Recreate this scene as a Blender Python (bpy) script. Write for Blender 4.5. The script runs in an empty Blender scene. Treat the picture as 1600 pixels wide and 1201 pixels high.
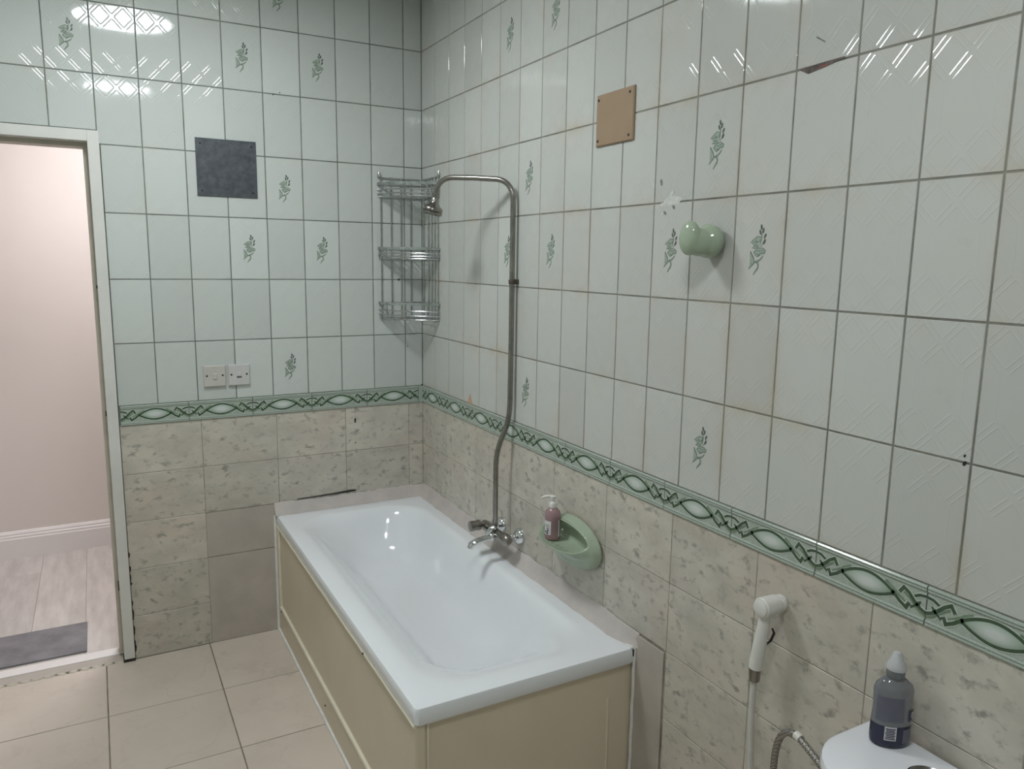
import bpy, math, random
from mathutils import Matrix, Vector, Euler

sc = bpy.context.scene
C = sc.collection
random.seed(7)

# ------------------------------------------------------------------ camera
cam_d = bpy.data.cameras.new('camera')
cam_d.sensor_fit = 'HORIZONTAL'; cam_d.sensor_width = 36.0
cam_d.lens = 36.0 * 1185.31 / 1600.0
cam_d.clip_start = 0.02; cam_d.clip_end = 60
cam = bpy.data.objects.new('camera', cam_d); C.objects.link(cam)
_r = Vector((0.8776, -0.4793, 0.0147)); _d = Vector((-0.0645, -0.1483, -0.9868)); _f = Vector((0.4751, 0.8651, -0.1610))
_f.normalize(); _r = (_r - _r.dot(_f) * _f).normalized(); _u = _r.cross(_f).normalized()
M = Matrix((( _r.x, _u.x, -_f.x, -1.3533), (_r.y, _u.y, -_f.y, -3.3540), (_r.z, _u.z, -_f.z, 1.6788), (0, 0, 0, 1)))
cam.matrix_world = M
sc.camera = cam

# ------------------------------------------------------------------ world, exposure
w = bpy.data.worlds.new('world'); sc.world = w; w.use_nodes = True
w.node_tree.nodes['Background'].inputs[0].default_value = (0.55, 0.6, 0.65, 1)
w.node_tree.nodes['Background'].inputs[1].default_value = 0.05
vs = sc.view_settings
vs.view_transform = 'Standard'; vs.look = 'None'; vs.gamma = 1.0; vs.use_curve_mapping = False
vs.exposure = 0.0
LAMP_BATH = 46.0      # emission strength of the two bathroom ceiling lamps
LAMP_BATH2 = 39.0
LAMP_HALL = 104.0      # emission strength of the hall lamp

# ------------------------------------------------------------------ helpers
class NT:
    def __init__(s, name):
        s.m = bpy.data.materials.new(name); s.m.use_nodes = True
        s.t = s.m.node_tree; s.n = s.t.nodes; s.b = s.n['Principled BSDF']
    def node(s, k, **kw):
        x = s.n.new(k)
        for a, v in kw.items():
            if a.startswith('i_'):
                x.inputs[int(a[2:])].default_value = v
            else: setattr(x, a, v)
        return x
    def link(s, a, b): s.t.links.new(a, b)
    def val(s, v, sock):
        if hasattr(v, 'links') or isinstance(v, bpy.types.NodeSocket): s.link(v, sock)
        else: sock.default_value = v
    def math(s, op, a, b=0.0, c=0.0):
        x = s.node('ShaderNodeMath', operation=op)
        s.val(a, x.inputs[0]); s.val(b, x.inputs[1]); s.val(c, x.inputs[2])
        return x.outputs[0]
    def noise(s, vec, scale, detail=3.0, rough=0.5):
        x = s.node('ShaderNodeTexNoise'); x.inputs['Scale'].default_value = scale
        x.inputs['Detail'].default_value = detail; x.inputs['Roughness'].default_value = rough
        if vec is not None: s.link(vec, x.inputs['Vector'])
        return x.outputs['Fac']
    def ramp(s, fac, stops):
        x = s.node('ShaderNodeValToRGB'); e = x.color_ramp.elements
        while len(e) < len(stops): e.new(0.5)
        for i, (p, c) in enumerate(stops):
            e[i].position = p; e[i].color = (c[0], c[1], c[2], 1) if not isinstance(c, float) else (c, c, c, 1)
        s.link(fac, x.inputs[0]); return x.outputs[0]
    def mix(s, fac, a, b, mode='MIX'):
        x = s.node('ShaderNodeMix', data_type='RGBA', blend_type=mode)
        s.val(fac, x.inputs[0])
        for v, k in ((a, 6), (b, 7)):
            if isinstance(v, tuple): x.inputs[k].default_value = (v[0], v[1], v[2], 1)
            else: s.link(v, x.inputs[k])
        return x.outputs[2]
    def bump(s, h, strength=0.3, dist=0.001):
        x = s.node('ShaderNodeBump'); x.inputs['Strength'].default_value = strength
        x.inputs['Distance'].default_value = dist; s.link(h, x.inputs['Height'])
        s.link(x.outputs[0], s.b.inputs['Normal']); return x
    def set(s, **kw):
        for k, v in kw.items():
            i = s.b.inputs[k.replace('_', ' ')]
            if isinstance(v, tuple): i.default_value = (v[0], v[1], v[2], 1)
            elif isinstance(v, (int, float)): i.default_value = v
            else: s.link(v, i)
        return s

def simple(name, col, rough=0.5, metal=0.0, noise_amt=0.06, noise_scale=30.0, bump=0.0, **kw):
    t = NT(name)
    tc = t.node('ShaderNodeTexCoord').outputs['Object']
    n = t.noise(tc, noise_scale, 4.0, 0.6)
    a = tuple(max(0, c * (1 - noise_amt)) for c in col); b = tuple(min(1, c * (1 + noise_amt)) for c in col)
    t.set(Base_Color=t.ramp(n, [(0.3, a), (0.7, b)]), Roughness=rough, Metallic=metal, **kw)
    if bump: t.bump(n, bump, 0.002)
    return t.m

def emit(name, col, strength):
    t = NT(name); t.set(Base_Color=(0.9, 0.9, 0.9), Emission_Color=col, Emission_Strength=strength, Roughness=0.4)
    return t.m

MAT = {}
# ---- glazed mint wall tile with an embossed diamond lattice
def make_tile_mat(name, base, stain):
    t = NT(name)
    tc = t.node('ShaderNodeTexCoord').outputs['Object']
    sep = t.node('ShaderNodeSeparateXYZ'); t.link(tc, sep.inputs[0])
    u, v = sep.outputs[0], sep.outputs[2]
    au, av = t.math('ABSOLUTE', u), t.math('ABSOLUTE', v)
    def diag(sign):
        d = t.math('ADD', t.math('MULTIPLY', u, 1 / 0.0764), t.math('MULTIPLY', v, sign / 0.0842))
        return t.math('PINGPONG', t.math('ADD', d, 10.0), 0.5)
    pa, pb_ = diag(1.0), diag(-1.0)
    def lines(p, q):
        l1 = t.math('SUBTRACT', 1.0, t.math('MULTIPLY', t.math('ABSOLUTE', t.math('SUBTRACT', p, 0.095)), 1 / 0.042))
        return t.math('MULTIPLY', t.math('MAXIMUM', l1, 0.0), t.math('GREATER_THAN', q, 0.11))
    lat = t.math('MAXIMUM', lines(pa, pb_), lines(pb_, pa))
    mask = t.math('GREATER_THAN', av, 0.042)
    lat = t.math('MULTIPLY', lat, mask)
    hx = t.math('MAXIMUM', t.math('SUBTRACT', 1.0, t.math('MULTIPLY', t.math('ABSOLUTE', t.math('SUBTRACT', au, 0.046)), 1 / 0.002)), 0.0)
    hx = t.math('MULTIPLY', hx, t.math('LESS_THAN', av, 0.036))
    h = t.math('ADD', lat, t.math('MULTIPLY', hx, 0.4))
    wav = t.noise(tc, 9.0, 1.0)
    h = t.math('ADD', h, t.math('MULTIPLY', wav, 0.35))
    pos = t.node('ShaderNodeNewGeometry').outputs['Position']
    n1 = t.noise(pos, 3.2, 5.0, 0.65)
    n2 = t.noise(pos, 14.0, 5.0, 0.7)
    rnd = t.node('ShaderNodeObjectInfo').outputs['Random']
    dark = tuple(c * 0.94 for c in base); lite = tuple(min(1, c * 1.05) for c in base)
    col = t.mix(rnd, dark, lite)
    # limescale and rust streaks creeping in from the joints
    edge = t.math('MAXIMUM', t.math('MULTIPLY', au, 1 / 0.0764), t.math('MULTIPLY', av, 1 / 0.126))
    edge = t.math('POWER', edge, 9.0)
    s1 = t.math('MULTIPLY', t.ramp(n1, [(0.48, 0.0), (0.70, 1.0)]), t.math('ADD', edge, 0.18))
    col = t.mix(t.math('MULTIPLY', s1, stain), col, (0.50, 0.42, 0.32))
    s2 = t.ramp(n2, [(0.60, 0.0), (0.78, 1.0)])
    col = t.mix(t.math('MULTIPLY', s2, 0.25 * stain + 0.05), col, tuple(c * 0.72 for c in base))
    t.set(Base_Color=col, Roughness=t.ramp(n2, [(0.3, 0.03), (0.8, 0.10)]), IOR=1.42)
    t.bump(h, 0.55, 0.00070)
    return t.m
MAT['tile_b'] = make_tile_mat('mint_glaze_back', (0.555, 0.585, 0.560), 0.22)
MAT['tile_r'] = make_tile_mat('mint_glaze_right', (0.540, 0.552, 0.522), 0.85)
MAT['grout'] = simple('dark_grout', (0.165, 0.185, 0.165), 0.9, noise_amt=0.35, noise_scale=9)
MAT['grout2'] = simple('olive_grout', (0.225, 0.225, 0.190), 0.9, noise_amt=0.35, noise_scale=9)
MAT['chip_brown'] = simple('exposed_mortar', (0.12, 0.098, 0.088), 0.95, noise_amt=0.5, noise_scale=60)
MAT['chip_red'] = simple('red_brick_scrap', (0.30, 0.10, 0.09), 0.95, noise_amt=0.3, noise_scale=90)
MAT['chip_orange'] = simple('orange_clay', (0.52, 0.34, 0.25), 0.9, noise_amt=0.2, noise_scale=60)
MAT['spot'] = simple('black_mould', (0.02, 0.02, 0.018), 0.9)
MAT['filler'] = simple('white_filler', (0.60, 0.60, 0.57), 0.8, noise_amt=0.15, noise_scale=80, bump=0.4)
MAT['mark'] = simple('dark_scuff', (0.20, 0.21, 0.20), 0.8, noise_amt=0.3, noise_scale=80)

# ---- beige mottled stone tile
def stone(name, base, warm=0.4):
    t = NT(name)
    pos = t.node('ShaderNodeNewGeometry').outputs['Position']
    mp = t.node('ShaderNodeMapping'); mp.inputs['Scale'].default_value = (1, 1, 1.5); t.link(pos, mp.inputs[0])
    n1 = t.noise(mp.outputs[0], 7.0, 4.0, 0.6); n2 = t.noise(mp.outputs[0], 26.0, 5.0, 0.62); n3 = t.noise(mp.outputs[0], 3.0, 3.0)
    c = t.ramp(n1, [(0.3, tuple(k * 0.84 for k in base)), (0.7, tuple(k * 1.12 for k in base))])
    c = t.mix(t.math('MULTIPLY', t.ramp(n3, [(0.5, 0.0), (0.72, 1.0)]), warm), c, (base[0] * 1.10, base[1] * 0.93, base[2] * 0.90))
    bl = t.math('MULTIPLY', t.ramp(n2, [(0.53, 0.0), (0.66, 1.0)]), t.ramp(n1, [(0.38, 0.25), (0.58, 1.0)]))
    c = t.mix(t.math('MULTIPLY', bl, 0.75), c, (0.185, 0.18, 0.16))
    rnd = t.node('ShaderNodeObjectInfo').outputs['Random']
    c = t.mix(1.0, c, t.ramp(rnd, [(0.0, 0.93), (1.0, 1.05)]), 'MULTIPLY')
    t.set(Base_Color=c, Roughness=t.ramp(n2, [(0.3, 0.30), (0.7, 0.45)]))
    t.bump(n2, 0.15, 0.0015)
    return t.m
MAT['stone'] = stone('beige_stone_glaze', (0.545, 0.510, 0.440))
MAT['stone_grout'] = simple('beige_grout', (0.30, 0.265, 0.215), 0.95, noise_amt=0.45, noise_scale=14)
MAT['mortar'] = simple('pinkish_mortar', (0.53, 0.48, 0.45), 0.85, noise_amt=0.10, noise_scale=9, bump=0.15)
MAT['mortar2'] = simple('smooth_render', (0.46, 0.415, 0.37), 0.6, noise_amt=0.10, noise_scale=7)

# ---- floor tile
def floor_mat():
    t = NT('floor_tile_glaze')
    pos = t.node('ShaderNodeNewGeometry').outputs['Position']
    n0 = t.noise(pos, 1.6, 4.0, 0.6)
    n4 = t.noise(pos, 2.6, 5.0, 0.55)
    c = t.ramp(n0, [(0.3, (0.53, 0.455, 0.39)), (0.7, (0.67, 0.585, 0.51))])
    vein = t.ramp(t.math('ABSOLUTE', t.math('SUBTRACT', n4, 0.5)), [(0.0, 1.0), (0.012, 0.0)])
    c = t.mix(t.math('MULTIPLY', vein, 0.10), c, (0.24, 0.22, 0.19))
    rnd = t.node('ShaderNodeObjectInfo').outputs['Random']
    c = t.mix(1.0, c, t.ramp(rnd, [(0.0, 0.94), (1.0, 1.05)]), 'MULTIPLY')
    t.set(Base_Color=c, Roughness=t.ramp(n0, [(0.3, 0.25), (0.7, 0.38)]))
    return t.m
MAT['floor'] = floor_mat()
MAT['floor_grout'] = simple('floor_grout', (0.20, 0.175, 0.14), 0.95, noise_amt=0.4, noise_scale=10)

# ---- plain surfaces
MAT['ceil'] = simple('white_ceiling_paint', (0.78, 0.78, 0.77), 0.8, noise_amt=0.02, noise_scale=4)
MAT['hall_wall'] = simple('warm_wall_paint', (0.74, 0.68, 0.64), 0.7, noise_amt=0.02, noise_scale=3)
MAT['skirt'] = simple('white_skirting_gloss', (0.80, 0.76, 0.74), 0.35, noise_amt=0.02, noise_scale=5)
MAT['frame'] = simple('white_frame_paint', (0.66, 0.655, 0.62), 0.45, noise_amt=0.05, noise_scale=8)
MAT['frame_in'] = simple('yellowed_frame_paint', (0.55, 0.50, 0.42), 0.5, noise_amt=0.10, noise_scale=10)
MAT['rust'] = simple('dark_rust', (0.035, 0.028, 0.022), 0.9, noise_amt=0.5, noise_scale=60)
def plank_mat():
    t = NT('pale_plank')
    pos = t.node('ShaderNodeTexCoord').outputs['Object']
    mp = t.node('ShaderNodeMapping'); mp.inputs['Scale'].default_value = (9, 1.6, 1); t.link(pos, mp.inputs[0])
    oi = t.node('ShaderNodeObjectInfo').outputs['Random']
    cb = t.node('ShaderNodeCombineXYZ'); t.link(t.math('MULTIPLY', oi, 20.0), cb.inputs[1]); t.link(cb.outputs[0], mp.inputs[1])
    n = t.noise(mp.outputs[0], 2.2, 5.0, 0.6)
    c = t.ramp(n, [(0.3, (0.50, 0.46, 0.43)), (0.7, (0.68, 0.63, 0.60))])
    c = t.mix(1.0, c, t.ramp(oi, [(0.0, 0.90), (1.0, 1.05)]), 'MULTIPLY')
    t.set(Base_Color=c, Roughness=0.4); return t.m
MAT['plank'] = plank_mat()
def wall_out():
    t = NT('tiled_wall_far')
    uv = t.node('ShaderNodeTexCoord').outputs['Object']
    mp = t.node('ShaderNodeMapping'); t.link(uv, mp.inputs[0]); mp.inputs['Rotation'].default_value = (math.pi / 2, 0, math.pi / 4)
    b = t.node('ShaderNodeTexBrick'); b.offset = 0.0; b.inputs['Scale'].default_value = 1.0
    b.inputs['Brick Width'].default_value = 0.153 * 0.707; b.inputs['Row Height'].default_value = 0.2525; b.inputs['Mortar Size'].default_value = 0.003
    b.inputs['Color1'].default_value = (0.58, 0.65, 0.6, 1); b.inputs['Color2'].default_value = (0.6, 0.66, 0.61, 1); b.inputs['Mortar'].default_value = (0.2, 0.22, 0.2, 1)
    t.link(mp.outputs[0], b.inputs['Vector']); t.set(Base_Color=b.outputs[0], Roughness=0.2); return t.m
MAT['wall_far'] = wall_out()

# ---- objects
MAT['tub'] = simple('white_acrylic', (0.80, 0.82, 0.845), 0.10, noise_amt=0.01, noise_scale=4)
MAT['cream'] = simple('cream_panel', (0.66, 0.575, 0.445), 0.42, noise_amt=0.05, noise_scale=2.5)
MAT['cream_l'] = simple('cream_bead', (0.74, 0.69, 0.56), 0.35, noise_amt=0.06, noise_scale=12)
MAT['caulk'] = simple('white_caulk', (0.74, 0.73, 0.70), 0.5, noise_amt=0.10, noise_scale=25)
MAT['chrome'] = simple('chrome', (0.72, 0.73, 0.74), 0.10, 1.0, noise_amt=0.08, noise_scale=40)
MAT['chrome_d'] = simple('tarnished_chrome', (0.30, 0.285, 0.26), 0.24, 1.0, noise_amt=0.18, noise_scale=25)
MAT['rusty'] = simple('rusted_clip', (0.085, 0.070, 0.055), 0.6, 0.4, noise_amt=0.5, noise_scale=120)
MAT['steel'] = simple('wire_chrome', (0.52, 0.54, 0.54), 0.20, 1.0, noise_amt=0.2, noise_scale=60)
MAT['galv'] = None
def galv():
    t = NT('galvanised_sheet')
    tc = t.node('ShaderNodeTexCoord').outputs['Object']
    vo = t.node('ShaderNodeTexVoronoi'); vo.inputs['Scale'].default_value = 60; t.link(tc, vo.inputs['Vector'])
    n = t.noise(tc, 30, 5, 0.7)
    c = t.ramp(n, [(0.35, (0.058, 0.066, 0.075)), (0.72, (0.115, 0.127, 0.14))])
    c = t.mix(0.10, c, t.ramp(vo.outputs['Distance'], [(0.0, 0.3), (1.0, 0.8)]), 'SOFT_LIGHT')
    t.set(Base_Color=c, Metallic=0.35, Roughness=0.42); return t.m
MAT['galv'] = galv()
MAT['tan'] = simple('tan_plastic', (0.335, 0.235, 0.150), 0.45, noise_amt=0.04, noise_scale=20)
MAT['white_pl'] = simple('white_plastic', (0.70, 0.69, 0.65), 0.35, noise_amt=0.03, noise_scale=20)
MAT['white_pl2'] = simple('cream_plastic', (0.66, 0.64, 0.57), 0.35, noise_amt=0.04, noise_scale=20)
MAT['switch_w'] = simple('switch_white', (0.55, 0.545, 0.53), 0.35, noise_amt=0.03, noise_scale=20)
MAT['switch_c'] = simple('switch_cream', (0.52, 0.50, 0.46), 0.35, noise_amt=0.05, noise_scale=20)
MAT['black'] = simple('black_plastic', (0.015, 0.015, 0.015), 0.5)
MAT['sage'] = simple('sage_ceramic', (0.355, 0.425, 0.320), 0.10, noise_amt=0.05, noise_scale=9)
MAT['porc'] = simple('white_porcelain', (0.78, 0.79, 0.83), 0.12, noise_amt=0.01, noise_scale=5)
MAT['hose'] = simple('white_hose', (0.58, 0.56, 0.52), 0.4, noise_amt=0.04, noise_scale=40)
def braid():
    t = NT('braided_steel')
    tc = t.node('ShaderNodeTexCoord').outputs['Object']
    b = t.node('ShaderNodeTexChecker'); b.inputs['Scale'].default_value = 260; t.link(tc, b.inputs['Vector'])
    b.inputs['Color1'].default_value = (0.16, 0.145, 0.125, 1); b.inputs['Color2'].default_value = (0.42, 0.40, 0.37, 1)
    t.set(Base_Color=b.outputs[0], Metallic=0.7, Roughness=0.4); return t.m
MAT['braid'] = braid()
def liquid(name, col, tr, rough=0.08):
    t = NT(name); tc = t.node('ShaderNodeTexCoord').outputs['Object']; n = t.noise(tc, 20)
    t.set(Base_Color=t.ramp(n, [(0.3, tuple(c * .93 for c in col)), (0.7, tuple(min(1, c * 1.07) for c in col))]), Roughness=rough, Transmission_Weight=tr, IOR=1.36)
    return t.m
MAT['pink'] = liquid('pink_soap', (0.50, 0.33, 0.345), 0.45)
MAT['navy'] = liquid('navy_soap', (0.05, 0.053, 0.095), 0.3, 0.05)
MAT['smoke'] = liquid('smoky_bottle', (0.36, 0.37, 0.40), 0.6, 0.04)
MAT['frost'] = liquid('frosted_cap', (0.74, 0.74, 0.76), 0.35, 0.35)
MAT['lilac'] = simple('lilac_print', (0.125, 0.125, 0.165), 0.35)
MAT['lab_w'] = simple('white_label', (0.66, 0.63, 0.63), 0.4)
MAT['lab_d'] = simple('label_ink', (0.05, 0.05, 0.09), 0.5)
MAT['mat'] = simple('grey_rubber_mat', (0.215, 0.205, 0.215), 0.85, noise_amt=0.22, noise_scale=9, bump=0.3)
MAT['b_base'] = simple('border_mint_glaze', (0.375, 0.425, 0.370), 0.15, noise_amt=0.14, noise_scale=240)
MAT['b_edge'] = simple('border_bead_glaze', (0.43, 0.52, 0.445), 0.12, noise_amt=0.12, noise_scale=18)
MAT['b_dark'] = simple('border_green_ink', (0.050, 0.092, 0.052), 0.15, noise_amt=0.2, noise_scale=40)
MAT['b_mid'] = simple('border_mid_green', (0.175, 0.245, 0.170), 0.15, noise_amt=0.15, noise_scale=60)
MAT['b_pale'] = simple('border_pale_line', (0.58, 0.63, 0.565), 0.15, noise_amt=0.06, noise_scale=40)
def eye():
    t = NT('border_eye_glaze'); tc = t.node('ShaderNodeTexCoord').outputs['Object']
    mp = t.node('ShaderNodeMapping'); mp.inputs['Scale'].default_value = (18, 0, 42); t.link(tc, mp.inputs[0])
    g = t.node('ShaderNodeTexGradient', gradient_type='SPHERICAL'); t.link(mp.outputs[0], g.inputs[0])
    t.set(Base_Color=t.ramp(g.outputs[1], [(0.0, (0.22, 0.32, 0.23)), (0.75, (0.60, 0.64, 0.61))]), Roughness=0.12); return t.m
MAT['b_eye'] = eye()
MAT['f_leaf'] = simple('print_dark_leaf', (0.115, 0.145, 0.125), 0.12, noise_amt=0.3, noise_scale=90)
MAT['f_rose'] = simple('print_rose_green', (0.345, 0.405, 0.345), 0.12, noise_amt=0.22, noise_scale=150)
MAT['f_line'] = simple('print_line_green', (0.165, 0.215, 0.170), 0.12, noise_amt=0.2, noise_scale=90)
MAT['lamp_b'] = emit('bath_lamp_glow', (0.93, 0.98, 1.0, 1), LAMP_BATH)
MAT['lamp_b2'] = emit('bath_lamp_glow_near', (0.95, 0.98, 1.0, 1), LAMP_BATH2)
MAT['lamp_h'] = emit('hall_lamp_glow', (0.98, 0.955, 0.985, 1), LAMP_HALL)

class MB:
    """collects shapes; build() links them as ONE mesh object"""
    def __init__(s): s.v = []; s.f = []; s.mi = []; s.M = Matrix.Identity(4); s.k = 0
    def add(s, vs, fs):
        o = len(s.v); s.v += [tuple(s.M @ Vector(p)) for p in vs]
        for f in fs: s.f.append(tuple(i + o for i in f)); s.mi.append(s.k)
        return s
    def box(s, x0, x1, y0, y1, z0, z1):
        vs = [(x, y, z) for z in (z0, z1) for y in (y0, y1) for x in (x0, x1)]
        return s.add(vs, [(0, 2, 3, 1), (4, 5, 7, 6), (0, 1, 5, 4), (2, 6, 7, 3), (0, 4, 6, 2), (1, 3, 7, 5)])
    def plate(s, x0, x1, z0, z1, yb, yf, bev):
        """tile facing -y: back at yb, front at yf (yf<yb), chamfer bev"""
        vs = [(x0, yb, z0), (x1, yb, z0), (x1, yb, z1), (x0, yb, z1)]
        vs += [(x0, yf + bev, z0), (x1, yf + bev, z0), (x1, yf + bev, z1), (x0, yf + bev, z1)]
        vs += [(x0 + bev, yf, z0 + bev), (x1 - bev, yf, z0 + bev), (x1 - bev, yf, z1 - bev), (x0 + bev, yf, z1 - bev)]
        fs = [(8, 9, 10, 11), (3, 2, 1, 0)]
        for i in range(4):
            j = (i + 1) % 4
            fs += [(i, j, 4 + j, 4 + i), (4 + i, 4 + j, 8 + j, 8 + i)]
        return s.add(vs, fs)
    def lathe(s, prof, n=24, axis='z', o=(0, 0, 0), sx=1.0, sy=1.0):
        vs = []; fs = []
        for r, h in prof:
            for i in range(n):
                a = 2 * math.pi * i / n; c, d = r * math.cos(a) * sx, r * math.sin(a) * sy
                p = {'z': (c, d, h), 'y': (c, h, d), 'x': (h, c, d)}[axis]
                vs.append((p[0] + o[0], p[1] + o[1], p[2] + o[2]))
        for k in range(len(prof) - 1):
            for i in range(n):
                j = (i + 1) % n; fs.append((k * n + i, k * n + j, (k + 1) * n + j, (k + 1) * n + i))
        fs.append(tuple(range(n - 1, -1, -1))); fs.append(tuple((len(prof) - 1) * n + i for i in range(n)))
        if axis == 'y': fs = [tuple(reversed(f)) for f in fs]
        return s.add(vs, fs)
    def tube(s, pts, r, n=10, flat=None):
        pts = [Vector(p) for p in pts]; L = len(pts)
        rs = r if isinstance(r, (list, tuple)) else [r] * L
        vs = []; fs = []; up = None
        for i, p in enumerate(pts):
            t = (pts[min(i + 1, L - 1)] - pts[max(i - 1, 0)]).normalized()
            if up is None:
                a = Vector((0, 0, 1)) if abs(t.z) < 0.9 else Vector((1, 0, 0)); up = (a - a.dot(t) * t).normalized()
            else: up = (up - up.dot(t) * t).normalized()
            sd = t.cross(up)
            for k in range(n):
                a = 2 * math.pi * k / n
                vs.append(p + rs[i] * (math.cos(a) * sd * (flat[0] if flat else 1) + math.sin(a) * up * (flat[1] if flat else 1)))
        for i in range(L - 1):
            for k in range(n):
                j = (k + 1) % n; fs.append((i * n + k, i * n + j, (i + 1) * n + j, (i + 1) * n + k))
        fs.append(tuple(range(n - 1, -1, -1))); fs.append(tuple((L - 1) * n + k for k in range(n)))
        return s.add(vs, fs)
    def loft(s, rings, cap0=True, cap1=True):
        n = len(rings[0]); vs = [p for r in rings for p in r]; fs = []
        for k in range(len(rings) - 1):
            for i in range(n):
                j = (i + 1) % n; fs.append((k * n + i, k * n + j, (k + 1) * n + j, (k + 1) * n + i))
        if cap0: fs.append(tuple(range(n - 1, -1, -1)))
        if cap1: fs.append(tuple((len(rings) - 1) * n + i for i in range(n)))
        return s.add(vs, fs)
    def prism(s, poly, y0, y1):
        """polygon in (x,z), from y0 (front) to y1 (back)"""
        n = len(poly); vs = [(p[0], y0, p[1]) for p in poly] + [(p[0], y1, p[1]) for p in poly]
        fs = [tuple(range(n)), tuple(range(2 * n - 1, n - 1, -1))] + [(i, n + i, n + (i + 1) % n, (i + 1) % n) for i in range(n)]
        return s.add(vs, fs)
    def ribbon(s, pts, wd, y0, y1):
        """flat strip following (x,z) pts; front at y0, back at y1"""
        L = len(pts); a = []; b = []
        for i in range(L):
            p = Vector(pts[i]); 
            d1 = (Vector(pts[i]) - Vector(pts[i - 1])).normalized() if i else (Vector(pts[1]) - p).normalized()
            d2 = (Vector(pts[i + 1]) - p).normalized() if i < L - 1 else d1
            n1 = Vector((-d1.y, d1.x)); n2 = Vector((-d2.y, d2.x)); m = (n1 + n2).normalized()
            k = min(1.6, 1 / max(0.4, m.dot(n1)))
            a.append(p + m * wd / 2 * k); b.append(p - m * wd / 2 * k)
        vs = [(p.x, y0, p.y) for p in a] + [(p.x, y0, p.y) for p in b] + [(p.x, y1, p.y) for p in a] + [(p.x, y1, p.y) for p in b]
        fs = []
        for i in range(L - 1):
            fs += [(i, L + i, L + i + 1, i + 1), (i, i + 1, 2 * L + i + 1, 2 * L + i), (L + i, 3 * L + i, 3 * L + i + 1, L + i + 1)]
        fs += [(0, 2 * L, 3 * L, L), (L - 1, 2 * L - 1, 4 * L - 1, 3 * L - 1)]
        return s.add(vs, fs)
    def mesh(s, name, mats, smooth=False):
        m = bpy.data.meshes.new(name); m.from_pydata(s.v, [], s.f)
        for x in (mats if isinstance(mats, (list, tuple)) else [mats]): m.materials.append(MAT[x] if isinstance(x, str) else x)
        m.polygons.foreach_set('material_index', s.mi)
        m.update()
        import bmesh
        bm = bmesh.new(); bm.from_mesh(m); bmesh.ops.recalc_face_normals(bm, faces=bm.faces[:]); bm.to_mesh(m); bm.free()
        if smooth:
            m.polygons.foreach_set('use_smooth', [True] * len(m.polygons))
            m.set_sharp_from_angle(angle=math.radians(40))
        return m
    def build(s, name, mats, parent=None, smooth=False, bevel=0.0, sub=0):
        o = bpy.data.objects.new(name, s.mesh(name, mats, smooth)); C.objects.link(o)
        if parent: o.parent = parent
        if bevel:
            b = o.modifiers.new('bevel', 'BEVEL'); b.width = bevel; b.segments = 2; b.limit_method = 'ANGLE'; b.angle_limit = math.radians(40)
        if sub:
            b = o.modifiers.new('sub', 'SUBSURF'); b.levels = sub; b.render_levels = sub
        return o

def inst(name, me, parent, loc, rot=(0, 0, 0)):
    o = bpy.data.objects.new(name, me); C.objects.link(o); o.parent = parent
    o.location = loc; o.rotation_euler = rot; return o
def tag(o, label, cat, group=None, kind=None):
    o['label'] = label; o['category'] = cat
    if group: o['group'] = group
    if kind: o['kind'] = kind
    return o
def thing(name, label, cat, loc=(0, 0, 0), rz=0.0, group=None):
    o = bpy.data.objects.new(name, None); C.objects.link(o); o.empty_display_size = 0.05
    o.location = loc; o.rotation_euler = (0, 0, rz); return tag(o, label, cat, group)
def struct(o, label, cat): return tag(o, label, cat, kind='structure')
RW = -math.pi / 2        # rotation of anything hung on the right wall: local -y points into the room, local x towards the camera

# ------------------------------------------------------------------ structure: bathroom shell
XL, YF, ZC = -2.35, -4.15, 2.85
G = 0.0016               # depth of the joints behind the glaze
wb = MB()
wb.box(-1.30, 0.12, G, 0.12, -0.1, ZC); wb.box(-2.22, -1.30, G, 0.12, 2.136, ZC); wb.box(XL - 0.1, -2.22, G, 0.12, -0.1, ZC)
wall_back = struct(wb.build('wall_back', 'grout'), 'back wall with mint tiles above and beige stone tiles below, beside the doorway', 'wall')
wall_right = struct(MB().box(G, 0.12, YF, G, -0.1, ZC).build('wall_right', 'grout2'), 'right wall with mint tiles above a green border and beige tiles', 'wall')
wall_left = struct(MB().box(XL - 0.1, XL, YF, G, -0.1, ZC).build('wall_left', 'wall_far'), 'mint tiled wall on the door side of the bathroom', 'wall')
wall_front = struct(MB().box(XL - 0.1, 0.12, YF - 0.1, YF, -0.1, ZC).build('wall_front', 'wall_far'), 'mint tiled wall behind the viewer', 'wall')
ceiling = struct(MB().box(XL - 0.1, 0.12, YF - 0.1, 0.12, ZC, ZC + 0.1).build('ceiling', 'ceil'), 'white painted bathroom ceiling', 'ceiling')
floor = struct(MB().box(XL - 0.1, 0.12, YF - 0.1, G, -0.1, -0.002).build('floor', 'floor_grout'), 'bathroom floor of large grey beige tiles', 'floor')

# ---- floor tiles (0.4 m)
J = 0.0042
fx = [-2.211, -1.810, -1.409, -1.008, -0.607, -0.206]
fy = [0.0, -0.405, -0.815, -1.225, -1.635, -2.045, -2.455, -2.865, -3.275, -3.685, -4.095]
cache = {}
def flat_tile(wx, wy):
    k = (round(wx, 4), round(wy, 4))
    if k not in cache:
        b = MB(); b.M = Matrix.Rotation(-math.pi / 2, 4, 'X'); b.plate(-wx / 2, wx / 2, -wy / 2, wy / 2, 0.0019, 0, 0.001)
        cache[k] = b.mesh('floor_tile', 'floor')
    return cache[k]
xs = [XL] + fx + [0.0]
for i in range(len(xs) - 1):
    for j in range(len(fy) - 1):
        wx, wy = xs[i + 1] - xs[i] - J, fy[j] - fy[j + 1] - J
        inst('floor_tile', flat_tile(wx, wy), floor, ((xs[i] + xs[i + 1]) / 2, (fy[j] + fy[j + 1]) / 2, 0))

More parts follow.
